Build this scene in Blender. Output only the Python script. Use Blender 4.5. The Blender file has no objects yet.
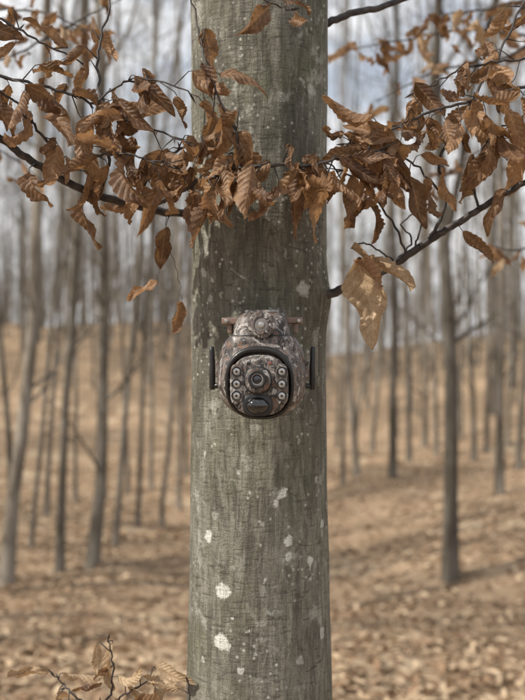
import bpy, math, random
import numpy as np
from mathutils import Vector, Matrix, noise as mnoise

random.seed(7)
scene = bpy.context.scene
CAMZ = 1.5
F = 972.0          # surveying constant: bearings measured on the photo -> metres

def P(px, py, y):
    """bearing (photo) at true distance y -> world point in metres"""
    return Vector(((px-262.5)/F*y, y, CAMZ+(350-py)/F*y))

# ------------------------------------------------------------------ helpers
def nt_new(name):
    m = bpy.data.materials.new(name); m.use_nodes = True
    nt = m.node_tree
    for n in list(nt.nodes): nt.nodes.remove(n)
    out = nt.nodes.new('ShaderNodeOutputMaterial')
    return m, nt, out

class NB:
    """tiny node helper"""
    def __init__(s, nt): s.nt = nt
    def n(s, typ, **kw):
        nd = s.nt.nodes.new(typ)
        for k, v in kw.items(): setattr(nd, k, v)
        return nd
    def link(s, a, b): s.nt.links.new(a, b)
    def setin(s, nd, key, v):
        if hasattr(v, 'is_output'): s.link(v, nd.inputs[key])
        else: nd.inputs[key].default_value = v
    def math(s, op, a, b=0.0, clamp=False):
        nd = s.n('ShaderNodeMath', operation=op); nd.use_clamp = clamp
        s.setin(nd, 0, a); s.setin(nd, 1, b); return nd.outputs[0]
    def mapr(s, v, a, b, c=0.0, d=1.0, smooth=True):
        nd = s.n('ShaderNodeMapRange')
        if smooth: nd.interpolation_type = 'SMOOTHSTEP'
        s.setin(nd, 0, v); nd.inputs[1].default_value = a; nd.inputs[2].default_value = b
        nd.inputs[3].default_value = c; nd.inputs[4].default_value = d
        return nd.outputs[0]
    def mix(s, f, a, b, blend='MIX'):
        nd = s.n('ShaderNodeMix'); nd.data_type = 'RGBA'; nd.blend_type = blend
        s.setin(nd, 0, f); s.setin(nd, 6, a); s.setin(nd, 7, b); return nd.outputs[2]
    def scale(s, vec, sc, loc=(0,0,0)):
        nd = s.n('ShaderNodeMapping'); s.link(vec, nd.inputs[0])
        nd.inputs['Scale'].default_value = sc; nd.inputs['Location'].default_value = loc
        return nd.outputs[0]
    def noise(s, vec, sc, det=4, rough=0.55, dist=0.0):
        nd = s.n('ShaderNodeTexNoise'); s.link(vec, nd.inputs['Vector'])
        nd.inputs['Scale'].default_value = sc; nd.inputs['Detail'].default_value = det
        nd.inputs['Roughness'].default_value = rough; nd.inputs['Distortion'].default_value = dist
        return nd.outputs['Fac']
    def bump(s, h, strength, dist, nrm=None):
        nd = s.n('ShaderNodeBump'); s.link(h, nd.inputs['Height'])
        nd.inputs['Strength'].default_value = strength; nd.inputs['Distance'].default_value = dist
        if nrm is not None: s.link(nrm, nd.inputs['Normal'])
        return nd.outputs[0]
def C(r, g, b): return (r, g, b, 1.0)

def simple_mat(name, col, rough=0.5, metal=0.0, coat=0.0, nscale=None, var=0.3):
    m, nt, out = nt_new(name); b = NB(nt)
    p = b.n('ShaderNodeBsdfPrincipled')
    p.inputs['Roughness'].default_value = rough; p.inputs['Metallic'].default_value = metal
    p.inputs['Coat Weight'].default_value = coat
    tc = b.n('ShaderNodeTexCoord')
    f = b.noise(tc.outputs['Object'], nscale or 120, 4)
    d = tuple(c*(1-var) for c in col)
    b.link(b.mix(f, C(*d), C(*[min(1, c*(1+var)) for c in col])), p.inputs['Base Color'])
    b.link(b.bump(f, 0.15, 0.0006), p.inputs['Normal'])
    b.link(p.outputs[0], out.inputs[0]); return m

# ------------------------------------------------------------------ mesh builder
class MB:
    def __init__(s): s.v=[]; s.f=[]; s.mi=[]
    def tube(s, pts, rad, n=6, cap=True, mat=0):
        k = len(pts); base = len(s.v)
        ref = None
        for i in range(k):
            a = pts[max(i-1,0)]; c = pts[min(i+1,k-1)]
            t = (c-a)
            if t.length < 1e-9: t = Vector((0,0,1))
            t.normalize()
            if ref is None:
                ref = Vector((1,0,0)) if abs(t.x) < 0.8 else Vector((0,1,0))
            u = (ref - t*ref.dot(t)); 
            if u.length < 1e-6: u = t.orthogonal()
            u.normalize(); ref = u; w = t.cross(u)
            for j in range(n):
                an = 2*math.pi*j/n
                s.v.append(pts[i] + (u*math.cos(an)+w*math.sin(an))*rad[i])
        for i in range(k-1):
            for j in range(n):
                a = base+i*n+j; b2 = base+i*n+(j+1)%n
                s.f.append((a, b2, b2+n, a+n)); s.mi.append(mat)
        if cap:
            s.f.append(tuple(base+(k-1)*n+j for j in range(n))); s.mi.append(mat)
            s.f.append(tuple(base+n-1-j for j in range(n))); s.mi.append(mat)
    def obj(s, name, mats, smooth=True, parent=None):
        me = bpy.data.meshes.new(name)
        me.from_pydata([tuple(v) for v in s.v], [], s.f)
        for m in mats: me.materials.append(m)
        me.polygons.foreach_set('material_index', s.mi)
        if smooth: me.polygons.foreach_set('use_smooth', [True]*len(s.f))
        me.update()
        o = bpy.data.objects.new(name, me); scene.collection.objects.link(o)
        if parent: o.parent = parent
        return o

def empty(name, loc=(0,0,0)):
    o = bpy.data.objects.new(name, None); o.location = loc
    o.empty_display_size = 0.1
    scene.collection.objects.link(o); return o

def catmull(pts, sub):
    out = []
    n = len(pts)
    for i in range(n-1):
        p0 = pts[max(i-1,0)]; p1 = pts[i]; p2 = pts[i+1]; p3 = pts[min(i+2,n-1)]
        for k in range(sub):
            t = k/sub
            out.append(0.5*((2*p1)+(p2-p0)*t+(2*p0-5*p1+4*p2-p3)*t*t+(3*p1-p0-3*p2+p3)*t**3))
    out.append(pts[-1].copy()); return out

# ------------------------------------------------------------------ terrain
def sm(a, b, x):
    t = np.clip((x-a)/(b-a), 0, 1); return t*t*(3-2*t)
def hgt(x, y):
    x = np.asarray(x, float); y = np.asarray(y, float)
    h = -1.0*sm(1.5, 10, y) - 0.25*sm(10, 25, y)
    h = h + 0.7*sm(22, 90, y)
    h = h + (4.0*sm(14, 60, y))*(1-sm(-7, 4, x))
    h = h + 0.13*np.clip(x, 0, 30)*sm(3, 20, y)
    h = h - 14*sm(110, 500, np.hypot(x, y))
    a = sm(3, 12, np.hypot(x, y))
    h = h + a*(0.10*np.sin(x*0.8+y*0.35)+0.07*np.sin(x*1.7-y*0.9+1.3)+0.07*np.sin(y*1.1+x*0.3+0.5))
    h = h + a*.3*np.sin(x*.23+y*.11+1)*sm(20,50,y)
    h = h + 0.012*np.sin(x*5.1+y*3.3)+0.01*np.sin(y*7.3-x*2.9)
    return h
def H(x, y): return float(hgt(x, y))

def solve_y(px, py):
    s = (py-350)/F
    for i in range(400):
        y = 4+i*0.15
        x = (px-262.5)/F*y
        if (CAMZ-H(x, y))/y <= s: return y
    return 50

# ------------------------------------------------------------------ materials
def mat_bark(name, hero=False, spots=()):
    m, nt, out = nt_new(name); b = NB(nt)
    tc = b.n('ShaderNodeTexCoord'); oc = tc.outputs['Object']
    if not hero:
        p = b.n('ShaderNodeBsdfDiffuse')
        oi = b.n('ShaderNodeObjectInfo')
        f1 = b.noise(b.scale(oc, (3,3,0.7)), 2.0, 3)
        col = b.mix(b.mapr(f1, .35, .7), C(.13,.112,.09), C(.30,.27,.23))
        col = b.mix(b.mapr(f1, .66, .72), col, C(.46,.46,.41))
        br = b.mapr(oi.outputs['Random'], 0, 1, 0.5, 1.2, False)
        hs = b.n('ShaderNodeHueSaturation'); b.link(col, hs.inputs['Color']); b.link(br, hs.inputs['Value'])
        b.link(hs.outputs[0], p.inputs['Color'])
        b.link(p.outputs[0], out.inputs[0]); return m
    p = b.n('ShaderNodeBsdfPrincipled'); p.inputs['Roughness'].default_value = 0.8
    p.inputs['Specular IOR Level'].default_value = 0.25
    # ---- hero beech bark
    big = b.noise(b.scale(oc, (1,1,.6)), 8, 5, .65)
    col = b.mix(b.mapr(big, .35, .64), C(.135,.130,.100), C(.30,.29,.24))
    alg = b.noise(b.scale(oc, (1,1,.45), (3,1,7)), 11, 4, .65)
    col = b.mix(b.mapr(alg, .45, .70, 0, .6), col, C(.18,.185,.11))
    st = b.noise(b.scale(oc, (1,1,.13)), 120, 5, .72, .5)
    col = b.mix(b.mapr(st, .40, .60, .6, 0), col, C(.072,.065,.052))
    st2 = b.noise(b.scale(oc, (1,1,.24), (9,2,1)), 50, 4, .65, 1.2)
    col = b.mix(b.mapr(st2, .52, .66, 0, .45), col, C(.40,.385,.33))
    hz = b.noise(b.scale(oc, (.22,.22,1), (1,5,2)), 180, 3, .6, .6)
    col = b.mix(b.mapr(hz, .57, .68, 0, .6), col, C(.055,.05,.042))
    fine = b.noise(oc, 420, 3, .7)
    col = b.mix(b.mapr(fine, .3, .7, .4, 0), col, C(.05,.047,.04))
    col = b.mix(b.mapr(b.noise(b.scale(oc, (1,1,.8), (4,4,4)), 24, 5, .7), .56, .67, 0, .6), col, C(.43,.43,.38))
    ds = b.noise(b.scale(oc, (1,1,.35), (14,4,4)), 15, 5, .7)
    col = b.mix(b.mapr(ds, .55, .69, 0, .6), col, C(.075,.068,.052))
    fl = b.n('ShaderNodeTexVoronoi'); b.link(oc, fl.inputs['Vector']); fl.inputs['Scale'].default_value = 80
    flk = b.mapr(fl.outputs['Distance'], .08, .26, 1, 0)
    sel = b.mapr(b.noise(oc, 10, 2), .47, .56)
    col = b.mix(b.math('MULTIPLY', b.math('MULTIPLY', flk, sel), .8), col, C(.52,.52,.47))
    w = b.n('ShaderNodeTexNoise'); b.link(oc, w.inputs['Vector']); w.inputs['Scale'].default_value = 75
    w.inputs['Detail'].default_value = 3
    vs = b.n('ShaderNodeVectorMath', operation='SUBTRACT'); b.link(w.outputs['Color'], vs.inputs[0]); vs.inputs[1].default_value=(.5,.5,.5)
    vsc = b.n('ShaderNodeVectorMath', operation='SCALE'); b.link(vs.outputs[0], vsc.inputs[0]); vsc.inputs['Scale'].default_value=.02
    va = b.n('ShaderNodeVectorMath', operation='ADD'); b.link(oc, va.inputs[0]); b.link(vsc.outputs[0], va.inputs[1])
    acc = None
    for (c, r, s) in spots:
        d = b.n('ShaderNodeVectorMath', operation='DISTANCE'); b.link(va.outputs[0], d.inputs[0]); d.inputs[1].default_value = c
        k = b.mapr(d.outputs['Value'], r*.65, r*1.15, s, 0)
        acc = k if acc is None else b.math('MAXIMUM', acc, k)
    brk = b.mapr(fine, .35, .5, .4, 1)
    acc2 = b.math('MULTIPLY', acc, brk)
    col = b.mix(acc2, col, C(.66,.67,.62))
    b.link(col, p.inputs['Base Color'])
    hsum = b.math('ADD', b.math('MULTIPLY', st, .9), b.math('MULTIPLY', hz, -.5))
    hsum = b.math('ADD', hsum, b.math('MULTIPLY', big, .9))
    hsum = b.math('ADD', hsum, b.math('MULTIPLY', fine, .3))
    b.link(b.bump(hsum, .9, .006), p.inputs['Normal'])
    b.link(p.outputs[0], out.inputs[0]); return m

def mat_twig():
    m, nt, out = nt_new('twig_bark'); b = NB(nt)
    p = b.n('ShaderNodeBsdfPrincipled'); p.inputs['Roughness'].default_value = .6
    tc = b.n('ShaderNodeTexCoord')
    f = b.noise(tc.outputs['Object'], 90, 3)
    b.link(b.mix(b.mapr(f,.35,.7), C(.020,.015,.014), C(.070,.056,.05)), p.inputs['Base Color'])
    b.link(b.bump(f, .5, .001), p.inputs['Normal'])
    b.link(p.outputs[0], out.inputs[0]); return m

def mat_leaf(name, dark, light, trans=.35):
    m, nt, out = nt_new(name); b = NB(nt)
    uv = b.n('ShaderNodeUVMap'); uv.uv_map = 'UVMap'
    sp = b.n('ShaderNodeSeparateXYZ'); b.link(uv.outputs[0], sp.inputs[0])
    u = b.math('ABSOLUTE', sp.outputs[0]); v = sp.outputs[1]
    ph = b.math('SUBTRACT', b.math('MULTIPLY', v, 9.0), b.math('MULTIPLY', u, 1.6))
    wv = b.math('ABSOLUTE', b.math('SINE', b.math('MULTIPLY', ph, math.pi)))
    vein = b.mapr(wv, 0, .35, 1, 0)
    mid = b.mapr(u, .02, .07, 1, 0)
    at = b.n('ShaderNodeAttribute'); at.attribute_name = 'tint'
    tc = b.n('ShaderNodeTexCoord')
    n1 = b.noise(tc.outputs['Object'], 75, 4, .65); n2 = b.noise(tc.outputs['Object'], 420, 2, .7)
    t = b.math('ADD', b.math('MULTIPLY', at.outputs['Fac'], .8), b.math('MULTIPLY', b.math('SUBTRACT', n1, .5), 1.6))
    col = b.mix(b.math('ADD', t, 0.10, True), C(*dark), C(*light))
    col = b.mix(b.math('MULTIPLY', vein, .35), col, C(*[c*.55 for c in dark]))
    col = b.mix(b.math('MULTIPLY', mid, .5), col, C(*[min(1,c*1.1) for c in light]))
    col = b.mix(b.mapr(n2, .55, .68, 0, .65), col, C(*[c*.5 for c in dark]))
    p = b.n('ShaderNodeBsdfPrincipled'); p.inputs['Roughness'].default_value = .5
    p.inputs['Specular IOR Level'].default_value = .4
    b.link(col, p.inputs['Base Color'])
    nb = b.bump(b.math('ADD', b.math('MULTIPLY', wv, .7), b.math('MULTIPLY', n2, .7)), .7, .0014)
    b.link(nb, p.inputs['Normal'])
    tr = b.n('ShaderNodeBsdfTranslucent')
    b.link(b.mix(.45, col, C(.55,.28,.10)), tr.inputs['Color'])
    ms = b.n('ShaderNodeMixShader'); ms.inputs[0].default_value = trans
    b.link(p.outputs[0], ms.inputs[1]); b.link(tr.outputs[0], ms.inputs[2])
    b.link(ms.outputs[0], out.inputs[0]); return m

def mat_litter_leaf(name, a, c):
    m, nt, out = nt_new(name); b = NB(nt)
    at = b.n('ShaderNodeAttribute'); at.attribute_name = 'tint'
    d = b.n('ShaderNodeBsdfDiffuse'); b.link(b.mix(at.outputs['Fac'], C(*a), C(*c)), d.inputs[0])
    b.link(d.outputs[0], out.inputs[0]); return m

def mat_ground():
    m, nt, out = nt_new('leaf_litter'); b = NB(nt)
    p = b.n('ShaderNodeBsdfDiffuse')
    tc = b.n('ShaderNodeTexCoord'); oc = tc.outputs['Object']
    vo = b.n('ShaderNodeTexVoronoi'); b.link(oc, vo.inputs['Vector']); vo.inputs['Scale'].default_value = 16
    sp = b.n('ShaderNodeSeparateColor'); b.link(vo.outputs['Color'], sp.inputs[0])
    col = b.mix(sp.outputs[0], C(.215,.142,.09), C(.45,.335,.225))
    n1 = b.noise(oc, .9, 4, .65); n2 = b.noise(oc, 5, 3, .7)
    col = b.mix(b.mapr(n1, .47, .64, 0, .75), col, C(.19,.135,.09))
    col = b.mix(b.mapr(n2, .54, .70, 0, .7), col, C(.11,.078,.05))
    n3 = b.noise(b.scale(oc,(1,.6,1)), 1.7, 3, .6)
    col = b.mix(b.mapr(n3, .52, .68, 0, .6), col, C(.50,.40,.28))
    n4 = b.noise(oc, .16, 3, .6)
    col = b.mix(b.mapr(n4, .45, .60, 0, .55), col, C(.155,.115,.08))
    b.link(col, p.inputs['Color'])
    b.link(b.bump(n2, .8, .06), p.inputs['Normal'])
    b.link(p.outputs[0], out.inputs[0]); return m

def mat_camo():
    m, nt, out = nt_new('bark_camouflage_plastic'); b = NB(nt)
    p = b.n('ShaderNodeBsdfPrincipled'); p.inputs['Roughness'].default_value = .5
    tc = b.n('ShaderNodeTexCoord'); oc = tc.outputs['Object']
    a = b.noise(b.scale(oc, (1,1,.3)), 62, 4, .6, 1.5)
    a2 = b.noise(b.scale(oc, (1,1,.25), (5,1,2)), 140, 4, .7, 1.2)
    bb = b.noise(b.scale(oc, (.6,1,.8), (2,3,1)), 50, 3, .6, 2.0)
    col = b.mix(b.mapr(a, .38, .60), C(.06,.049,.043), C(.20,.172,.158))
    col = b.mix(b.mapr(a2, .49, .57), col, C(.026,.021,.020))
    col = b.mix(b.mapr(bb, .575, .615), col, C(.37,.35,.335))
    col = b.mix(b.mapr(bb, .38, .43, 1, 0), col, C(.145,.082,.055))
    cr = b.noise(b.scale(oc, (1,1,.22), (8,8,8)), 95, 2, .5, 2.5)
    cr = b.mapr(b.math('ABSOLUTE', b.math('SUBTRACT', cr, .5)), .004, .022, 1, 0)
    col = b.mix(b.math('MULTIPLY', cr, .95), col, C(.012,.010,.011))
    b.link(col, p.inputs['Base Color'])
    fine = b.noise(oc, 900, 2)
    b.link(b.bump(fine, .15, .0004), p.inputs['Normal'])
    b.link(p.outputs[0], out.inputs[0]); return m

BARK_BG = mat_bark('hazed_grey_beech_bark')  # grey bark, its colour lightened to stand in for distance haze
TWIG = mat_twig()
LEAF = mat_leaf('dry_beech_leaf', (.080,.041,.023), (.42,.255,.14), .33)
LEAF_PALE = mat_leaf('dry_beech_leaf_pale', (.28,.19,.11), (.60,.45,.29), .30)
LIT_A = mat_litter_leaf('litter_leaf_tan', (.24,.165,.105), (.54,.42,.29))
LIT_B = mat_litter_leaf('litter_leaf_brown', (.10,.062,.037), (.30,.20,.13))
GROUND = mat_ground()
CAMO = mat_camo()
BLACK = simple_mat('black_plastic', (.012,.012,.013), .4, coat=.1)
BLACKGLOSS = simple_mat('black_glass', (.004,.004,.005), .06, coat=1.0)
CLEAR = simple_mat('led_reflector', (.42,.41,.40), .15, metal=.6, nscale=500)
DARKLENS = simple_mat('lens_glass', (.01,.012,.02), .03, coat=1.0)
METAL = simple_mat('screw_metal', (.45,.44,.42), .35, metal=1.0)
PINKPL = simple_mat('mount_plastic', (.22,.15,.12), .5, nscale=90, var=.5)
RING = simple_mat('grey_ring', (.17,.16,.155), .4)

# ------------------------------------------------------------------ ground
def build_ground():
    radii = [0.0]+list(np.geomspace(.4, 900, 170)); nA = 300
    v = []; f = []
    rr = np.array(radii[1:]); an = np.linspace(0, 2*math.pi, nA, endpoint=False)
    X = np.outer(rr, np.cos(an)); Y = np.outer(rr, np.sin(an)); Z = hgt(X, Y)
    v.append((0,0,H(0,0)))
    v += list(zip(X.ravel().tolist(), Y.ravel().tolist(), Z.ravel().tolist()))
    for j in range(nA): f.append((0, 1+j, 1+(j+1)%nA))
    for i in range(len(rr)-1):
        for j in range(nA):
            a = 1+i*nA+j; c = 1+i*nA+(j+1)%nA
            f.append((a, a+nA, c+nA, c))
    me = bpy.data.meshes.new('ground'); me.from_pydata(v, [], f)
    me.polygons.foreach_set('use_smooth', [True]*len(f)); me.materials.append(GROUND); me.update()
    o = bpy.data.objects.new('ground', me); scene.collection.objects.link(o)
build_ground()

def leaves_mesh(name, V, Fc, UV, TI, mats, MI=None, parent=None):
    me = bpy.data.meshes.new(name)
    me.vertices.add(len(V)); me.vertices.foreach_set('co', np.asarray(V, np.float32).ravel())
    Fc = np.asarray(Fc, np.int32)
    me.loops.add(Fc.size); me.loops.foreach_set('vertex_index', Fc.ravel())
    me.polygons.add(len(Fc)); me.polygons.foreach_set('loop_start', np.arange(0, Fc.size, 4, dtype=np.int32))
    me.polygons.foreach_set('loop_total', np.full(len(Fc), 4, np.int32))
    for m in mats: me.materials.append(m)
    if MI is not None: me.polygons.foreach_set('material_index', np.asarray(MI, np.int32))
    me.polygons.foreach_set('use_smooth', np.ones(len(Fc), bool))
    uvl = me.uv_layers.new(name='UVMap')
    uvl.data.foreach_set('uv', np.asarray(UV, np.float32)[Fc.ravel()].ravel())
    at = me.attributes.new('tint', 'FLOAT', 'POINT'); at.data.foreach_set('value', np.asarray(TI, np.float32))
    me.update(calc_edges=True); me.validate()
    o = bpy.data.objects.new(name, me); scene.collection.objects.link(o)
    if parent: o.parent = parent
    return o

def build_fallen():
    rs = np.random.RandomState(3); n = 26000
    y = 2.5+rs.rand(n)**1.7*20; x = (rs.rand(n)*2-1)*(1.5+y*.38)
    z = hgt(x, y)
    L = .028+rs.rand(n)*.03; W = L*.36
    an = rs.rand(n)*6.283; ti = rs.randn(n)*.35; fo = rs.rand(n)*.9
    V = np.zeros((n, 6, 3)); 
    ax = np.stack([np.cos(an)*np.cos(ti), np.sin(an)*np.cos(ti), np.sin(ti)], 1)
    sd = np.stack([-np.sin(an), np.cos(an), np.zeros(n)], 1)
    roll = rs.randn(n)*.4
    up = np.cross(ax, sd)
    sR = sd*np.cos(roll+fo)[:,None]+up*np.sin(roll+fo)[:,None]
    sL = -sd*np.cos(roll-fo)[:,None]-up*np.sin(roll-fo)[:,None]
    c = np.stack([x, y, z+.012+np.abs(rs.randn(n))*.01], 1)
    V[:,0] = c-ax*L[:,None]; V[:,1] = c+ax*L[:,None]
    V[:,2] = c+sR*W[:,None]*1.3-ax*L[:,None]*.3; V[:,3] = c+sR*W[:,None]+ax*L[:,None]*.5
    V[:,4] = c+sL*W[:,None]*1.3-ax*L[:,None]*.3; V[:,5] = c+sL*W[:,None]+ax*L[:,None]*.5
    b0 = np.arange(n)*6
    Fc = np.concatenate([np.stack([b0, b0+2, b0+3, b0+1],1), np.stack([b0, b0+1, b0+5, b0+4],1)])
    UV = np.tile(np.array([[0,0],[0,1],[1,.3],[1,.7],[1,.3],[1,.7]]), (n,1))
    TI = np.repeat(rs.rand(n), 6)
    leaves_mesh('fallen_leaves', V.reshape(-1,3), Fc, UV, TI, [LIT_A, LIT_B], MI=np.tile((rs.rand(n) < .35).astype(int), 2))
build_fallen()

# ------------------------------------------------------------------ generic bare beech
def rnd_perp(rng, t):
    v = Vector((rng.gauss(0,1), rng.gauss(0,1), rng.gauss(0,1)))
    v -= t*v.dot(t); v.normalize(); return v

def grow(mb, rng, p, d, L, r, lvl, seg, n, upw=.12, kk=(0,4,5), rmin=.004):
    pts=[p.copy()]; rad=[r]
    for i in range(seg):
        d = (d + rnd_perp(rng, d)*.22 + Vector((0,0,upw))).normalized()
        p = p + d*(L/seg); pts.append(p.copy()); rad.append(max(r*(1-(i+1)/seg*.8), rmin*.8))
    mb.tube(pts, rad, n, cap=False)
    if lvl <= 0: return
    k = kk[lvl]
    for i in range(k):
        t = .2+.8*(i+rng.random())/k
        q = min(int(t*seg), seg-1); fr = t*seg-q
        pp = pts[q].lerp(pts[q+1], min(fr,1)); dd = (pts[q+1]-pts[q]).normalized()
        nd = (dd*.75 + rnd_perp(rng, dd)*.75).normalized()
        grow(mb, rng, pp, nd, L*(.5-.15*t)*rng.uniform(.8,1.2), max(r*.42*(1.1-.5*t), rmin), lvl-1, max(seg-1,2), 3, upw*.8, kk, rmin)

def bare_tree(seed, height, r0, crown0, lean=(0,0), detail=2, nb=20, low=0, spread=.20, kk=(0,4,5), rmin=.004):
    rng = random.Random(seed); mb = MB()
    seg = 20; pts=[]; rad=[]
    w1, w2 = rng.uniform(0,6), rng.uniform(0,6)
    kx = ky = 0; vx = vy = 0
    for i in range(seg+1):
        t = i/seg; z = -.4+t*(height+.4)
        vx = vx*.7+rng.gauss(0,.022); vy = vy*.7+rng.gauss(0,.022)
        if i > 1: kx += vx; ky += vy
        ww = .12*height/18
        pts.append(Vector((lean[0]*z+ww*math.sin(w1+t*5)-ww*math.sin(w1)+kx, lean[1]*z+ky, z)))
        rad.append(r0*(1-.82*t**1.1)*(1+.5*math.exp(-max(z,0)*4))*rng.uniform(.95,1.05))
    mb.tube(pts, rad, 8, cap=False)
    for i in range(nb+low):
        if i < nb: t = crown0+(1-crown0)*((i+rng.random())/nb)**.9
        else: t = rng.uniform(.10, crown0)
        q = min(int(t*seg), seg-1); pp = pts[q].lerp(pts[q+1], t*seg-q)
        an = rng.uniform(0, 6.283); el = rng.uniform(.3,.9)+.3*t
        d = Vector((math.cos(an)*math.cos(el), math.sin(an)*math.cos(el), math.sin(el)))
        Lb = height*(spread-.6*spread*t)*rng.uniform(.7,1.3)
        if i >= nb: Lb *= .45
        grow(mb, rng, pp, d, Lb, rad[q]*rng.uniform(.2,.38), detail if i < nb else 1, 4, 4, kk=kk, rmin=rmin)
    if rng.random() < .4:
        q = rng.randint(6, 11); d = Vector((rng.choice([-1,1])*.22, rng.uniform(-.2,.2), 1)).normalized()
        grow(mb, rng, pts[q], d, height*.45, rad[q]*.7, 2, 6, 6, .1, kk, rmin)
    return mb

def photo_tree(bx, by, tx, wpx, seed, nb=13):
    y = solve_y(bx, by); b = P(bx, by, y)
    top = (tx-262.5)/F*y
    hvis = CAMZ+350/F*y - b.z
    mb = bare_tree(seed, random.Random(seed).uniform(12,17), wpx/F*y/2*1.05, .34, ((top-b.x)/hvis, 0), 2, nb, low=5)
    o = mb.obj('beech_tree', [BARK_BG]); o.location = (b.x, y, H(b.x, y)); return o

# ------------------------------------------------------------------ hero leaf generator
class LeafSet:
    NT, NS = 37, 11
    def __init__(s): s.V=[]; s.F=[]; s.UV=[]; s.T=[]; s.MI=[]; s.n=0
    def add(s, base, d, nrm, L, W, kl, kc, twist, rng, mat=0, tint=None, cor=1.0, asym=0.0, crum=1.0):
        NT, NS = s.NT, s.NS
        t = np.linspace(0,1,NT)[:,None]; q = np.linspace(-1,1,NS)[None,:]
        w = W*np.sin(np.pi*np.clip(t,0,1)**.85)**.72*(1-.15*t)
        w = np.maximum(w, .0003)
        ph = 9*t-1.6*np.abs(q)
        fold = np.abs(np.sin(np.pi*ph))
        edge = 1-.07*(1-fold)*np.abs(q)
        w = w*(1+.07*np.sin(t*9+rng.uniform(0,6))+.04*np.sin(t*21+rng.uniform(0,6)))
        sx = q*w*edge
        kcl = kc*(1+asym); kcr = kc*(1-asym)
        kk = np.where(q < 0, kcl, kcr)/W*(.35+1.1*t+.35*np.sin(t*6+rng.uniform(0,6)))
        kk = np.where(np.abs(kk) < 1e-3, 1e-3, kk)
        X = np.sin(kk*np.abs(sx))/kk*np.sign(q); Zc = (1-np.cos(kk*np.abs(sx)))/np.abs(kk)*np.sign(kk)
        X = X + 0*t; Zc = Zc + .28*np.abs(sx)
        Zc = Zc + cor*.0028*(fold-.5)*np.clip(np.abs(q)*3,0,1)*np.clip(w/W,0,1)
        Zc = Zc + crum*(.0036*np.sin(t*6+rng.uniform(0,6)+q*2)*np.abs(q)+.0019*np.sin(t*15+q*3+rng.uniform(0,6))*np.abs(q))
        X = X + crum*.0017*np.sin(t*11+rng.uniform(0,6))*np.abs(q)
        tt = np.linspace(0,1,NT); ang = kl*tt**1.3+.26*np.sin(tt*5+rng.uniform(0,6))
        dy = np.cos(ang)/(NT-1)*L; dz = np.sin(ang)/(NT-1)*L
        my = np.concatenate([[0], np.cumsum(dy)[:-1]]); mz = np.concatenate([[0], np.cumsum(dz)[:-1]])
        tw = twist*tt
        lx = X*np.cos(tw)[:,None]-Zc*np.sin(tw)[:,None]
        lz = X*np.sin(tw)[:,None]+Zc*np.cos(tw)[:,None]
        py_ = my[:,None]-lz*np.sin(ang)[:,None]; pz_ = mz[:,None]+lz*np.cos(ang)[:,None]
        d = d.normalized(); nrm = (nrm-d*nrm.dot(d)).normalized(); sd = d.cross(nrm)
        B = np.array(base)[None,None,:]
        pts = B+lx[...,None]*np.array(sd)+py_[...,None]*np.array(d)+pz_[...,None]*np.array(nrm)
        s.V.append(pts.reshape(-1,3))
        uv = np.stack([np.broadcast_to(q,(NT,NS)), np.broadcast_to(t,(NT,NS))],-1).reshape(-1,2); s.UV.append(uv)
        i = np.arange(NT-1)[:,None]*NS+np.arange(NS-1)[None,:]
        f = np.stack([i, i+1, i+NS+1, i+NS], -1).reshape(-1,4)+s.n; s.F.append(f)
        s.MI.append(np.full(len(f), mat)); s.T.append(np.full(NT*NS, rng.random()**1.3 if tint is None else tint))
        s.n += NT*NS
    def obj(s, name, mats, parent):
        return leaves_mesh(name, np.concatenate(s.V), np.concatenate(s.F), np.concatenate(s.UV), np.concatenate(s.T), mats, np.concatenate(s.MI), parent)

def bud(mb, p, d, L=.014, r=.0016):
    d = d.normalized()
    mb.tube([p+d*(L*t) for t in (0,.2,.5,.8,1)], [r*.6, r, r*.95, r*.5, .0002], 6, cap=False)

def twig(mb, ls, pts, r0, r1, rng, leaves=0, t0=.1, t1=1.0, Lr=(.040,.088), size=1.0, wob=.004, down=.9, buds=True, pale=.0):
    c = catmull(pts, 7)
    for i in range(1, len(c)-1):
        c[i] = c[i]+Vector((rng.gauss(0,1), rng.gauss(0,1), rng.gauss(0,1)))*wob*.35
    k = len(c)
    mb.tube(c, [r0+(r1-r0)*i/(k-1) for i in range(k)], 7)
    if buds: bud(mb, c[-1], c[-1]-c[-2])
    for i in range(leaves):
        t = t0+(t1-t0)*(i+rng.uniform(0,1))/leaves
        q = min(int(t*(k-1)), k-2); p = c[q].lerp(c[q+1], t*(k-1)-q)
        td = (c[q+1]-c[q]).normalized()
        side = 1 if i%2 else -1
        out = (td*.4+Vector((rng.gauss(0,.5), rng.gauss(0,.45), side*.4+rng.gauss(0,.35)))).normalized()
        sl = rng.uniform(.006,.03)*size
        dn = Vector((rng.gauss(.1,.5), rng.gauss(0,.35), -down)).normalized()
        if rng.random() < .22: dn = Vector((rng.choice([-1,1])*rng.uniform(.6,1.), rng.gauss(0,.4), rng.uniform(-.7,.25))).normalized()
        pe = p+out*sl; pe2 = pe+(out+dn)*.5*.009
        mb.tube([p, p+out*sl*.6, pe, pe2], [max(r1*.8,.0007),.0009,.0007,.0005], 5)
        nrm = Vector((rng.gauss(0,.8), -1*rng.choice([1,1,-1]), rng.gauss(0,.5)))
        L = rng.uniform(*Lr)*size
        ls.add(pe2, dn, nrm, L, L*rng.uniform(.16,.25), rng.gauss(.0,.95), rng.choice([1,1,-1])*rng.uniform(.4,2.3),
               rng.gauss(0,.8), rng, mat=1 if rng.random()<pale else 0, cor=rng.uniform(.6,1.5), asym=rng.uniform(-.7,.7), crum=rng.uniform(.5,1.6))
        if buds and rng.random() < .3: bud(mb, p, (out+td).normalized(), .011, .0013)

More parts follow.
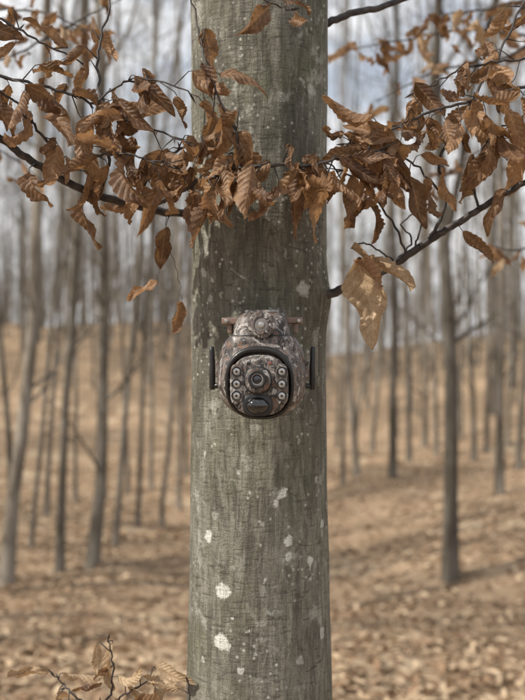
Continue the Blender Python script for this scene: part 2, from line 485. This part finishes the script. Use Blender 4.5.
# ------------------------------------------------------------------ hero beech
beech = empty('beech_tree', (-.005, 1.5, 0))
TX, TY = -.005, 1.5
def rtrunk(z):
    zs = [-.6,-.1,.2,.6,.95,1.25,1.5,1.8,2.05,4,8,12,16]; rs_ = [.24,.175,.14,.121,.1125,.1055,.1025,.1035,.1065,.098,.075,.045,.015]
    return float(np.interp(z, zs, rs_))
def build_trunk():
    zz = list(np.arange(-.6,.7,.02))+list(np.arange(.7,2.3,.003))+list(np.arange(2.3,16,.1))
    nA = 260; v=[]; f=[]
    stub = P(318,298,1.49)
    scar = [(Vector((TX+.1,TY-.03,stub.z)),.035,.010)]
    for z in zz:
        r = rtrunk(z)
        cx = .012*math.sin(max(z-2.2,0)*.7); 
        for j in range(nA):
            a = 2*math.pi*j/nA; ca, sa = math.cos(a), math.sin(a)
            n1 = mnoise.noise(Vector((ca*1.3, sa*1.3, z*1.6)))
            n2 = mnoise.noise(Vector((ca*5, sa*5, z*7+7)))
            n3 = mnoise.noise(Vector((ca*13, sa*13, z*12+3)))
            rr = r*(1+.025*n1+.014*n2+.007*n3)
            p = Vector((cx+ca*rr, sa*rr, z))
            for (c, s, am) in scar:
                d2 = (p+Vector((TX,TY,0))-c).length_squared/(s*s)
                if d2 < 6: p += Vector((ca,sa,0))*am*math.exp(-d2)
            v.append(p)
    k = len(zz)
    for i in range(k-1):
        for j in range(nA):
            a=i*nA+j; c=i*nA+(j+1)%nA; f.append((a,c,c+nA,a+nA))
    spots=[]
    def surf(px, py):
        y = 1.5
        for _ in range(30):
            q = P(px,py,y); r = rtrunk(q.z); dx = q.x-TX
            y = TY-math.sqrt(max(r*r-dx*dx, 1e-6))
        q = P(px,py,y); return (q.x-TX, q.y-TY, q.z)
    for (px,py,rp,s) in [(208,537,6,1),(222,592,8.5,1),(221,642,8,1),(227,647,4.5,.9),(281,495,6,1),(276,504,4.5,1),(288,541,4.5,1),(289,557,6,1),(285,490,3,.8),
                         (310,562,5,.9),(311,580,3.5,.7),(303,289,8,.6),(323,525,5,.7),(322,632,6,.6),(204,272,5,.5),(215,515,4,.3),(262,525,3,.35),(199,610,3.5,.6),
                         (238,470,3,.6),(300,440,2.5,.4),(270,612,3.5,.4),(300,660,4,.5),(240,670,3.5,.6),(212,300,4,.5),(317,480,4,.5),(206,150,6,.4),(312,90,7,.4),(265,580,2.2,.7),(248,630,2.2,.7),(205,455,2.4,.6),
                         (216,560,2.5,.7),(203,660,4,.5),(296,600,3,.5),(255,655,2.5,.6),(232,618,2.2,.7)]:
        spots.append((surf(px,py), rp*1.4/F, s))
    m = mat_bark('beech_bark', True, spots)
    me = bpy.data.meshes.new('trunk'); me.from_pydata([tuple(q) for q in v], [], f)
    me.polygons.foreach_set('use_smooth', [True]*len(f)); me.materials.append(m); me.update()
    o = bpy.data.objects.new('trunk', me); scene.collection.objects.link(o); o.parent = beech
build_trunk()

cr = MB(); rngc = random.Random(5)
for i in range(16):
    z = 4.6+11*(i+rngc.random())/16; an = rngc.uniform(0,6.283); el = rngc.uniform(.3,.9)
    d = Vector((math.cos(an)*math.cos(el), math.sin(an)*math.cos(el), math.sin(el)))
    grow(cr, rngc, Vector((.012*math.sin((z-2.2)*.7),0,z)), d, 3.0*(1-.6*i/16), rtrunk(z)*.3, 2, 5, 5)
cr.obj('crown_limbs', [BARK_BG], parent=beech)

tw = MB(); ls = LeafSet(); rg = random.Random(33)
def PP(L): return [P(*q) for q in L]
# lower left limb
twig(tw, ls, PP([(205,214,1.47),(165,212,1.42),(130,204,1.40),(95,194,1.38),(60,178,1.36),(28,158,1.34),(0,138,1.32),(-50,105,1.30),(-110,70,1.3)]), .0062,.0050, rg, 6, .08,.8, wob=.002, buds=False)
# right limb from the stub
twig(tw, ls, PP([(314,299,1.46),(335,292,1.46),(362,281,1.45),(390,267,1.44),(430,240,1.42),(460,222,1.41),(495,199,1.40),(530,180,1.38),(590,150,1.36)]), .0075,.0036, rg, 2, .6,.9, wob=.002, buds=False)
# crossing the trunk front
T5=[(150,208,1.40),(190,186,1.32),(232,170,1.28),(270,166,1.27),(315,164,1.28),(350,157,1.30),(385,148,1.31)]
twig(tw, ls, PP(T5), .0032,.0015, rg, 31, .1)
twig(tw, ls, PP([(60,178,1.36),(52,150,1.34),(32,122,1.33),(5,95,1.32),(-25,80,1.32)]), .0024,.0014, rg, 8, .1)
twig(tw, ls, PP([(100,196,1.38),(108,160,1.36),(103,110,1.36),(98,60,1.37),(106,20,1.38),(112,-20,1.39)]), .0026,.0016, rg, 8, .1,.7)
twig(tw, ls, PP([(130,204,1.40),(152,172,1.36),(178,150,1.34),(210,150,1.31),(240,155,1.28)]), .0024,.0012, rg, 14, .15)
twig(tw, ls, PP([(232,170,1.28),(238,138,1.27),(222,103,1.27),(206,60,1.28),(198,30,1.30),(190,-15,1.31)]), .0019,.0011, rg, 8, .1,.75)
twig(tw, ls, PP([(-40,60,1.30),(0,76,1.31),(50,88,1.32),(95,104,1.33),(140,125,1.33),(185,142,1.32)]), .0026,.0012, rg, 24, .08)
twig(tw, ls, PP([(95,104,1.33),(120,84,1.32),(155,80,1.31),(190,94,1.30)]), .0016,.001, rg, 9, .1)
twig(tw, ls, PP([(-40,0,1.34),(0,20,1.35),(40,42,1.36),(80,62,1.37)]), .0022,.0012, rg, 7, .1)
twig(tw, ls, PP([(60,178,1.36),(90,158,1.33),(120,154,1.31),(150,160,1.30),(178,168,1.30)]), .002,.001, rg, 11, .1)
# right side twigs
twig(tw, ls, PP([(430,240,1.42),(446,200,1.41),(440,160,1.40),(462,118,1.40),(492,66,1.41),(520,10,1.42),(535,-30,1.42)]), .0028,.0016, rg, 11, .3,.9)
twig(tw, ls, PP([(580,76,1.36),(525,88,1.36),(480,100,1.35),(430,112,1.34),(385,132,1.33),(345,144,1.32)]), .0026,.0012, rg, 24, .08)
twig(tw, ls, PP([(580,40,1.38),(525,58,1.38),(478,64,1.38),(440,80,1.38),(412,94,1.38)]), .002,.001, rg, 13, .08)
twig(tw, ls, PP([(405,258,1.435),(398,232,1.42),(370,192,1.40),(340,170,1.36),(318,162,1.33)]), .002,.001, rg, 10, .45)
twig(tw, ls, PP([(480,208,1.40),(470,175,1.39),(490,138,1.38),(520,118,1.37),(550,112,1.36)]), .0022,.001, rg, 11, .3)
twig(tw, ls, PP([(446,200,1.41),(415,165,1.38),(390,152,1.36),(360,152,1.34)]), .0018,.001, rg, 10, .2)
# bare side shoots on the right limb
twig(tw, ls, PP([(390,267,1.44),(412,240,1.44),(402,225,1.44),(425,205,1.44)]), .0018,.001, rg, 0)
twig(tw, ls, PP([(414,250,1.43),(422,222,1.42),(412,200,1.42)]), .0016,.0009, rg, 0)
# top right limb and top twigs
twig(tw, ls, PP([(322,26,1.52),(350,14,1.53),(385,6,1.55),(430,-12,1.57),(480,-35,1.6)]), .0062,.004, rg, 0, wob=.002, buds=False)
twig(tw, ls, PP([(240,-30,1.34),(262,-2,1.33),(290,10,1.33)]), .0018,.001, rg, 3, .3, down=.2)
# twig that holds the pair of big leaves, painted paler to look sunlit
twig(tw, ls, PP([(395,264,1.44),(378,250,1.42),(362,243,1.40),(352,247,1.39)]), .0016,.001, rg, 0, buds=False)
a = P(352,247,1.39)
ls.add(P(357,258,1.385), P(380,352,1.37)-P(357,258,1.385), Vector((-.5,-1,.25)), .142, .031, .45, 1.2, .6, rg, mat=1, tint=.7, cor=1.5, asym=.4, crum=2.8)
ls.add(a, P(422,286,1.34)-a, Vector((.1,-.3,1)), .112, .021, -.3, 1.9, .6, rg, mat=1, tint=.3, cor=1.2, crum=1.8)
ls.add(P(358,258,1.38), P(372,302,1.35)-P(358,258,1.38), Vector((.6,-.6,.2)), .066, .017, .7, 1.7, .6, rg, mat=0, tint=.9, cor=1.4, crum=1.6)
# two solitary leaves left of the trunk
twig(tw, ls, PP([(165,212,1.42),(166,240,1.46),(160,262,1.50),(157,281,1.52)]), .0006,.0004, rg, 0, buds=False)
b1 = P(158,282,1.52); ls.add(b1, P(122,298,1.50)-b1, Vector((.1,-.5,1)), .056, .013, -.5, .8, .3, rg, mat=0, tint=1.0)
twig(tw, ls, PP([(166,240,1.46),(176,270,1.52),(182,300,1.56)]), .0006,.0004, rg, 0, buds=False)
b2 = P(182,302,1.56); ls.add(b2, P(170,337,1.56)-b2, Vector((.3,-1,.2)), .056, .014, .8, 1.2, .5, rg, mat=0, tint=.5)
tw.obj('twigs', [TWIG]); o = scene.objects['twigs']; o.parent = beech; o.location = (-beech.location.x, -beech.location.y, 0)
o = ls.obj('dry_leaves', [LEAF, LEAF_PALE], beech); o.location = (-beech.location.x, -beech.location.y, 0)

# ------------------------------------------------------------------ saplings
def sapling(name, px, y, paths, seed, stem_top, pale=.3, size=1.0, r=.006):
    rng = random.Random(seed); mb = MB(); l2 = LeafSet(); l2.NT, l2.NS = 25, 9
    top = P(*stem_top); x0 = P(px, 350, y).x; g = H(x0, y)
    root = empty(name, (0,0,0))
    stem = [Vector((x0, y, g-.05)), Vector((x0+.02, y+.01, g+(top.z-g)*.35)), Vector(((x0+top.x)/2, (y+top.y)/2, g+(top.z-g)*.7)), top]
    twig(mb, l2, stem, r, r*.35, rng, 0, buds=True)
    for (pts, n) in paths:
        twig(mb, l2, PP(pts), r*.35, .001, rng, n, .2, size=size, pale=pale, down=.5)
    mb.obj('stem', [TWIG], parent=root); l2.obj('dry_leaves', [LEAF, LEAF_PALE], root)
sapling('beech_sapling', 95, 1.62, [([(100,712,1.5),(112,690,1.47),(112,660,1.46),(108,640,1.46)],5),
                                    ([(100,720,1.5),(80,700,1.48),(66,686,1.5),(54,676,1.5)],7),
                                    ([(100,715,1.5),(125,695,1.45),(150,680,1.45)],8)], 4, (100,705,1.5), pale=.8, size=.85)
sapling('beech_sapling', 200, 1.36, [([(192,730,1.36),(190,705,1.35),(188,682,1.34)],2)], 14, (195,715,1.36), pale=.8, size=.6, r=.003)
sapling('young_beech_tree', 620, 2.9, [
    ([(600,250,2.8),(560,235,2.7),(520,250,2.6),(490,245,2.6)],12),
    ([(600,60,2.8),(540,40,2.7),(470,30,2.6),(400,40,2.6),(350,50,2.6)],30),
    ([(600,20,2.8),(540,0,2.6),(480,10,2.5),(430,15,2.5)],20),
    ([(600,130,2.9),(540,120,2.8),(480,150,2.8),(430,190,2.8)],14),
    ([(600,0,2.6),(500,60,2.5),(440,70,2.5),(380,100,2.5)],16)], 8, (600,-120,2.8), size=1.1, r=.016)
sapling('young_beech_tree', -110, 2.6, [
    ([(-80,20,2.5),(0,10,2.4),(50,15,2.3),(110,40,2.3)],16),
    ([(-80,70,2.5),(0,60,2.4),(60,30,2.3),(120,0,2.3)],14),
    ([(-80,120,2.6),(0,150,2.5),(40,180,2.5)],6)], 9, (-90,-120,2.5), size=1.0, r=.014)

# ------------------------------------------------------------------ background trees
k = 100
for (bx,by,tx,w) in [(5,586,48,14),(61,572,84,9),(92,569,128,12),(114,546,146,6),(30,548,60,5),(137,528,152,5),(162,530,176,4.5),(179,512,186,4.5),
                     (450,583,432,15),(500,496,492,9),(392,478,384,8),(409,462,398,5),(357,474,352,6),(473,462,470,5),(343,486,340,4),(518,470,520,6)]:
    photo_tree(bx,by,tx,w,k); k += 1
for (bx,by,tx,w) in [(46,516,64,5),(75,503,82,4),(104,498,112,5),(127,495,120,4),(152,490,162,4),(186,478,180,4),(12,515,22,6),
                     (336,448,338,3.5),(372,452,378,4.5),(424,448,416,4),(437,455,452,5),(486,452,480,5),(507,446,512,4),(462,440,455,3.5)]:
    photo_tree(bx,by,tx,w,k,9); k += 1

forest = empty('distant_beech_forest')
big=[]; small=[]
for i in range(6):
    rv = random.Random(50+i)
    mb = bare_tree(200+i, rv.uniform(12,19), rv.uniform(.06,.13), rv.uniform(.28,.45), (rv.uniform(-.05,.05),rv.uniform(-.02,.02)), 2, 12, low=5, rmin=.007)
    me_o = mb.obj('forest_tree', [BARK_BG]); big.append(me_o.data); bpy.data.objects.remove(me_o)
for i in range(4):
    rv = random.Random(80+i)
    mb = bare_tree(300+i, rv.uniform(5,8), rv.uniform(.025,.05), rv.uniform(.12,.2), (rv.uniform(-.12,.12),rv.uniform(-.05,.05)), 1, 16, low=0, spread=.30, kk=(0,6,5), rmin=.007)
    me_o = mb.obj('forest_tree', [BARK_BG]); small.append(me_o.data); bpy.data.objects.remove(me_o)
rf = random.Random(77)
sun_dir = Vector((-.85,-.34,.78)).normalized()
cnt = 0
def put(x, y, s, pool=None):
    global cnt
    pool = pool or big
    o = bpy.data.objects.new('forest_tree', pool[rf.randrange(len(pool))]); scene.collection.objects.link(o)
    o.parent = forest; o.location = (x, y, H(x,y)); o.rotation_euler = (0,0,rf.uniform(0,6.28)); o.scale = (s*rf.uniform(.7,1.25),s*rf.uniform(.8,1.2),s*rf.uniform(.9,1.1)); cnt += 1
for i in range(26):
    y = rf.uniform(19,36); u = rf.uniform(-.5,.5); put(u*y, y, rf.uniform(.45,.95))
for i in range(24):
    y = rf.uniform(22,45); u = rf.uniform(-.5,.5); put(u*y, y, rf.uniform(.5,1.0), small)
for i in range(470):
    y = 36+rf.random()**.8*85; u = rf.uniform(-.42,.42)
    if rf.random() < .15: u = -abs(u)
    put(u*y, y, rf.uniform(.45,1.05))
for i in range(240):
    y = 44+rf.random()*68; u = rf.uniform(-.42,.42)
    put(u*y, y, rf.uniform(.7,1.4), small)
for i in range(40):
    an = rf.uniform(math.radians(110), math.radians(430)); d = rf.uniform(7,28)
    x, y = d*math.cos(an), d*math.sin(an)
    if y > 0 and abs(x) < .40*y+1.5: continue
    rel = Vector((x-0, y-1.5, 0)); sd2 = Vector((sun_dir.x, sun_dir.y, 0)).normalized()
    if rel.dot(sd2) > 0 and (rel-sd2*rel.dot(sd2)).length < 2.6: continue
    put(x, y, rf.uniform(.7,1.1))
# stand on the sunny side, left of the view: its trunks stripe the litter with shade
for (x, y) in [(-6.5,5.2),(-8.5,7.6),(-6.8,9.0),(-10,4.4),(-9.2,11.5),(-12,8.5),(-13,13),(-7.2,12.8),(-5.2,7.3),(-15,10)]:
    put(x, y, rf.uniform(.8,1.1))

# ------------------------------------------------------------------ trail camera
S = .001345
CY = 1.322
tcam = empty('trail_camera', (P(262,378,CY).x, CY, P(262,377,CY).z))
tcam.rotation_euler = (0, 0, math.radians(-4))
def mk(name, v, f, mat, smooth=True, bevel=0, sub=0, autos=True):
    me = bpy.data.meshes.new(name); me.from_pydata([tuple(Vector(q)*S) for q in v], [], f)
    me.materials.append(mat); me.update()
    if smooth: me.polygons.foreach_set('use_smooth', [True]*len(f))
    o = bpy.data.objects.new(name, me); scene.collection.objects.link(o); o.parent = tcam
    if bevel:
        md = o.modifiers.new('b','BEVEL'); md.width = bevel*S; md.segments = 3; md.limit_method='ANGLE'; md.angle_limit=math.radians(40)
    return o
def box(name, c, h, mat, bevel=1.5):
    v=[]; 
    for sx in (-1,1):
        for sy in (-1,1):
            for sz in (-1,1): v.append((c[0]+sx*h[0], c[1]+sy*h[1], c[2]+sz*h[2]))
    f=[(0,1,3,2),(4,6,7,5),(0,4,5,1),(2,3,7,6),(0,2,6,4),(1,5,7,3)]
    return mk(name, v, f, mat, True, bevel)
def disc(name, c, r, y0, y1, mat, n=40, bevel=.6, rin=0, tilt=0):
    """short cylinder along -y (facing the viewer), optional hole"""
    v=[]; f=[]
    for y in (y0, y1):
        for j in range(n):
            a=2*math.pi*j/n; v.append((c[0]+r*math.cos(a), y, c[1]+r*math.sin(a)))
    if rin:
        for y in (y0, y1):
            for j in range(n):
                a=2*math.pi*j/n; v.append((c[0]+rin*math.cos(a), y, c[1]+rin*math.sin(a)))
    for j in range(n):
        k2=(j+1)%n; f.append((j,k2,n+k2,n+j))
        if rin:
            f.append((2*n+j,3*n+j,3*n+k2,2*n+k2)); f.append((n+j,n+k2,3*n+k2,3*n+j)); f.append((j,2*n+j,2*n+k2,k2))
    if not rin: f.append(tuple(range(n,2*n))); f.append(tuple(range(n-1,-1,-1)))
    return mk(name, v, f, mat, True, bevel)
def loft(name, secs, mat, n=64, p=2.6, sub=0):
    v=[]; f=[]
    for (z,cx,cy,hx,hy) in secs:
        for j in range(n):
            a=2*math.pi*j/n; c_,s_=math.cos(a),math.sin(a)
            v.append((cx+hx*math.copysign(abs(c_)**(2/p),c_), cy+hy*math.copysign(abs(s_)**(2/p),s_), z))
    for i in range(len(secs)-1):
        for j in range(n):
            k2=(j+1)%n; f.append((i*n+j,i*n+k2,(i+1)*n+k2,(i+1)*n+j))
    f.append(tuple(range(n-1,-1,-1))); f.append(tuple((len(secs)-1)*n+j for j in range(n)))
    return mk(name, v, f, mat, True)
RX, RY, RZ = 44.5, 43, 41
OX, OZ, OC = 32, 34, -6
EP = 2.45          # slightly squared ball
def shell():
    nu, nv = 140, 90; v=[]; f=[]
    for i in range(nv+1):
        th = math.pi*i/nv
        for j in range(nu):
            ph = 2*math.pi*j/nu
            d = Vector((math.sin(th)*math.cos(ph), math.sin(th)*math.sin(ph), math.cos(th)))
            k_ = (abs(d.x)**EP+abs(d.y)**EP+abs(d.z)**EP)**(-1/EP)
            v.append((RX*d.x*k_, RY*d.y*k_, RZ*d.z*k_))
    for i in range(nv):
        for j in range(nu):
            q=(i*nu+j,(i+1)*nu+j,(i+1)*nu+(j+1)%nu,i*nu+(j+1)%nu)
            c=sum((Vector(v[a]) for a in q), Vector())/4
            if c.y<0 and (abs(c.x)/OX)**2.4+(abs(c.z-OC)/OZ)**2.4<1: continue
            f.append(q)
    return mk('housing_shell', v, f, CAMO)
o=shell(); md=o.modifiers.new('sol','SOLIDIFY'); md.thickness=2.2*S; md.offset=-1
pts=[];n=90; rr_=[]
for i in range(n+1):
    a=2*math.pi*i/n; c_,s_=math.cos(a),math.sin(a)
    x=OX*math.copysign(abs(c_)**(2/2.4),c_); z=OC+OZ*math.copysign(abs(s_)**(2/2.4),s_)
    q=1-abs(x/RX)**EP-abs(z/RZ)**EP; y=-RY*max(q,.02)**(1/EP)
    pts.append(Vector((x,y-.8,z))*S); rr_.append((2.0+1.2*max(s_,0))*S)
m_=MB(); m_.tube(pts,rr_,10,cap=False); m_.obj('opening_rim',[BLACK],parent=tcam)
def ball(name,c,r,mat,nu=48,nv=32):
    v=[];f=[]
    for i in range(nv+1):
        th=math.pi*i/nv
        for j in range(nu):
            ph=2*math.pi*j/nu; v.append((c[0]+r[0]*math.sin(th)*math.cos(ph),c[1]+r[1]*math.sin(th)*math.sin(ph),c[2]+r[2]*math.cos(th)))
    for i in range(nv):
        for j in range(nu): f.append((i*nu+j,(i+1)*nu+j,(i+1)*nu+(j+1)%nu,i*nu+(j+1)%nu))
    return mk(name,v,f,mat)
ball('inner_ball',(0,0,-1),(39,36,38),BLACK)
def faceplate(name,cx,cz,hx,hz,y0,y1,mat,p=3.0,bulge=2.0,n=64,rings=8):
    v=[];f=[]
    def ring(sc,y):
        for j in range(n):
            a=2*math.pi*j/n;c_,s_=math.cos(a),math.sin(a)
            v.append((cx+hx*sc*math.copysign(abs(c_)**(2/p),c_),y,cz+hz*sc*math.copysign(abs(s_)**(2/p),s_)))
    ring(1,y0); ring(1,y1+1.2); ring(.985,y1+.5); ring(.95,y1)
    for i in range(1,rings): sc=.95*(1-i/rings); ring(sc,y1-bulge*(1-sc*sc))
    k2=3+rings
    for i in range(k2-1):
        for j in range(n):
            b_=(j+1)%n; f.append((i*n+j,i*n+b_,(i+1)*n+b_,(i+1)*n+j))
    v.append((cx,y1-bulge,cz)); L=len(v)-1
    for j in range(n): f.append(((k2-1)*n+j,(k2-1)*n+(j+1)%n,L))
    return mk(name,v,f,mat)
faceplate('face_panel',0,-7,28,29.5,-20,-38,CAMO,p=2.8,bulge=2)
faceplate('led_wing_left',-22,-6,6.4,19.5,-30,-40.5,CAMO,p=3.5,bulge=.6)
faceplate('led_wing_right',22,-6,6.4,19.5,-30,-40.5,CAMO,p=3.5,bulge=.6)
li=0
for sx in (-1,1):
    for z in (6.5,-5.5,-17):
        li+=1
        disc('led_bezel_%d'%li,(sx*22,z),4.9,-38,-42.6,BLACK,bevel=.5,rin=3.8)
        disc('led_lens_%d'%li,(sx*22,z),3.8,-38,-41.8,CLEAR,bevel=.8)
        disc('led_die_%d'%li,(sx*22,z),1.3,-41.5,-42.2,BLACKGLOSS,bevel=.3)
faceplate('lens_surround',-1,-2,13.5,13.5,-34,-43,BLACK,p=2.2,bulge=.4)
faceplate('lens_hood',-1,-2,12.4,12.4,-34,-44,CAMO,p=2.2,bulge=.4)
disc('lens_ring',(-1.5,-1),8.8,-40,-47,BLACK,bevel=.8,rin=6.2)
disc('lens_inner_ring',(-1.5,-1),6.3,-40,-46,RING,bevel=.4,rin=4.6)
ball('lens_glass',(-1.5,-43.5,-1),(4.8,2.6,4.8),DARKLENS)
disc('status_led',(10.5,14.5),1.6,-38,-42,simple_mat('red_led',(.22,.06,.05),.3,coat=.5),bevel=.4)
disc('light_sensor',(-10,14.5),1.8,-38,-42,BLACKGLOSS,bevel=.4)
faceplate('sensor_bezel',-1.5,-26.5,14.5,10.5,-30,-41,BLACK,p=3.2,bulge=.5)
ball('motion_sensor_dome',(-1.5,-38,-26.5),(11.8,9.5,8.8),BLACKGLOSS)
loft('neck_housing',[(14,0,4,43.5,32),(22,0,4,42.5,32),(29,0,4,40.5,32),(35,0,3.5,37,32),(39,0,3,34,31),(40.5,0,3,32.5,30.5),(41.5,0,3,29,28.5),(48,0,2,28,28),(56,0,2,26,26.5),(61,0,2.5,23.5,24.5),(64,0,3,19.5,21),(65.6,0,4,13,15)],CAMO,p=3.4)
m_=MB(); pts=[]
for i in range(61):
    a=2*math.pi*i/60; c_,s_=math.cos(a),math.sin(a)
    pts.append(Vector((29.6*math.copysign(abs(c_)**(2/3.4),c_),3+29*math.copysign(abs(s_)**(2/3.4),s_),41.2))*S)
m_.tube(pts,[1.1*S]*61,6,cap=False); m_.obj('neck_seam',[BLACK],parent=tcam)
disc('top_sensor_housing',(1.5,52),13.5,-20,-32,CAMO,bevel=1.5)
disc('top_sensor_ring',(1.5,52),9.6,-30,-33.2,CAMO,bevel=.5,rin=7)
disc('top_sensor_window',(1.5,52),7,-30,-32.6,RING,bevel=.5)
disc('top_sensor_core',(1.5,52),3.0,-32,-33.3,CLEAR,bevel=.4)
box('mount_arm_left',(-32,20,57),(10,11,3.4),PINKPL,1.2)
box('mount_arm_right',(31,20,57.5),(9,11,3.2),PINKPL,1.2)
box('mount_rib_left',(-34,22,49.5),(2.2,9,5),PINKPL,.8)
box('mount_rib_right',(33,22,49.5),(2.2,9,5),PINKPL,.8)
box('mount_plate',(0,50,40),(22,6,30),CAMO,2)
box('mount_bracket',(0,36,48),(16,14,9),BLACK,2)
for sx in (-1,1):
    disc('mount_screw_%s'%('left' if sx<0 else 'right'),(sx*37,57),1.9,6,8.2,METAL,bevel=.3)
for sx,nm in ((-1,'left'),(1,'right')):
    m_=MB()
    x=sx*51
    m_.tube([Vector(q)*S for q in [(x,4,-13),(x,4,-10),(x,4,10),(x+sx*.4,4,26),(x+sx*.6,4,30),(x+sx*.6,4,31)]],[2.4*S,3.2*S,3.0*S,2.7*S,2.4*S,1.2*S],14)
    m_.tube([Vector(q)*S for q in [(sx*38,4,-8),(sx*45,4,-9),(x,4,-9.5)]],[3.6*S,2.8*S,2.4*S],12)
    m_.obj('antenna_'+nm,[BLACK],parent=tcam)
    box('antenna_lug_'+nm,(sx*45,6,8),(2.4,6,8),CAMO,1.2)

# ------------------------------------------------------------------ world, sun, camera
sun_el = math.asin(sun_dir.z)
az = math.atan2(sun_dir.x, sun_dir.y)
w = bpy.data.worlds.new('World'); scene.world = w; w.use_nodes = True
nt = w.node_tree
for n_ in list(nt.nodes): nt.nodes.remove(n_)
b = NB(nt)
out = b.n('ShaderNodeOutputWorld'); bg = b.n('ShaderNodeBackground')
sky = b.n('ShaderNodeTexSky'); sky.sky_type='NISHITA'; sky.sun_disc=False
sky.sun_elevation=sun_el; sky.sun_rotation=az; sky.air_density=1.0; sky.dust_density=1.5
tc=b.n('ShaderNodeTexCoord')
cv=b.scale(tc.outputs['Generated'],(1,1,2.6),(.3,.1,.2))
cl=b.noise(cv,3.2,5,.58,.3)
clm=b.mapr(cl,.36,.55,.38,1)
col=b.mix(clm,sky.outputs[0],C(9.9,10.0,10.2))
b.link(col,bg.inputs[0]); bg.inputs[1].default_value=.105
b.link(bg.outputs[0],out.inputs[0])

sl=bpy.data.lights.new('sun','SUN'); sl.energy=4.9; sl.angle=math.radians(.5); sl.color=(1,.93,.82)
so=bpy.data.objects.new('sun',sl); scene.collection.objects.link(so)
so.rotation_euler=sun_dir.to_track_quat('Z','Y').to_euler(); so.location=(-5,-3,8)

cd=bpy.data.cameras.new('camera'); co=bpy.data.objects.new('camera',cd); scene.collection.objects.link(co)
co.location=(0,0,CAMZ); co.rotation_euler=(math.radians(90),0,0)
cd.sensor_fit='VERTICAL'; cd.sensor_height=36; cd.sensor_width=27; cd.lens=50
cd.clip_start=.05; cd.clip_end=2000
cd.dof.use_dof=True; cd.dof.focus_distance=1.30; cd.dof.aperture_fstop=4.5
scene.camera=co
scene.view_settings.view_transform='Standard'; scene.view_settings.look='None'; scene.view_settings.exposure=0
print('forest', cnt)
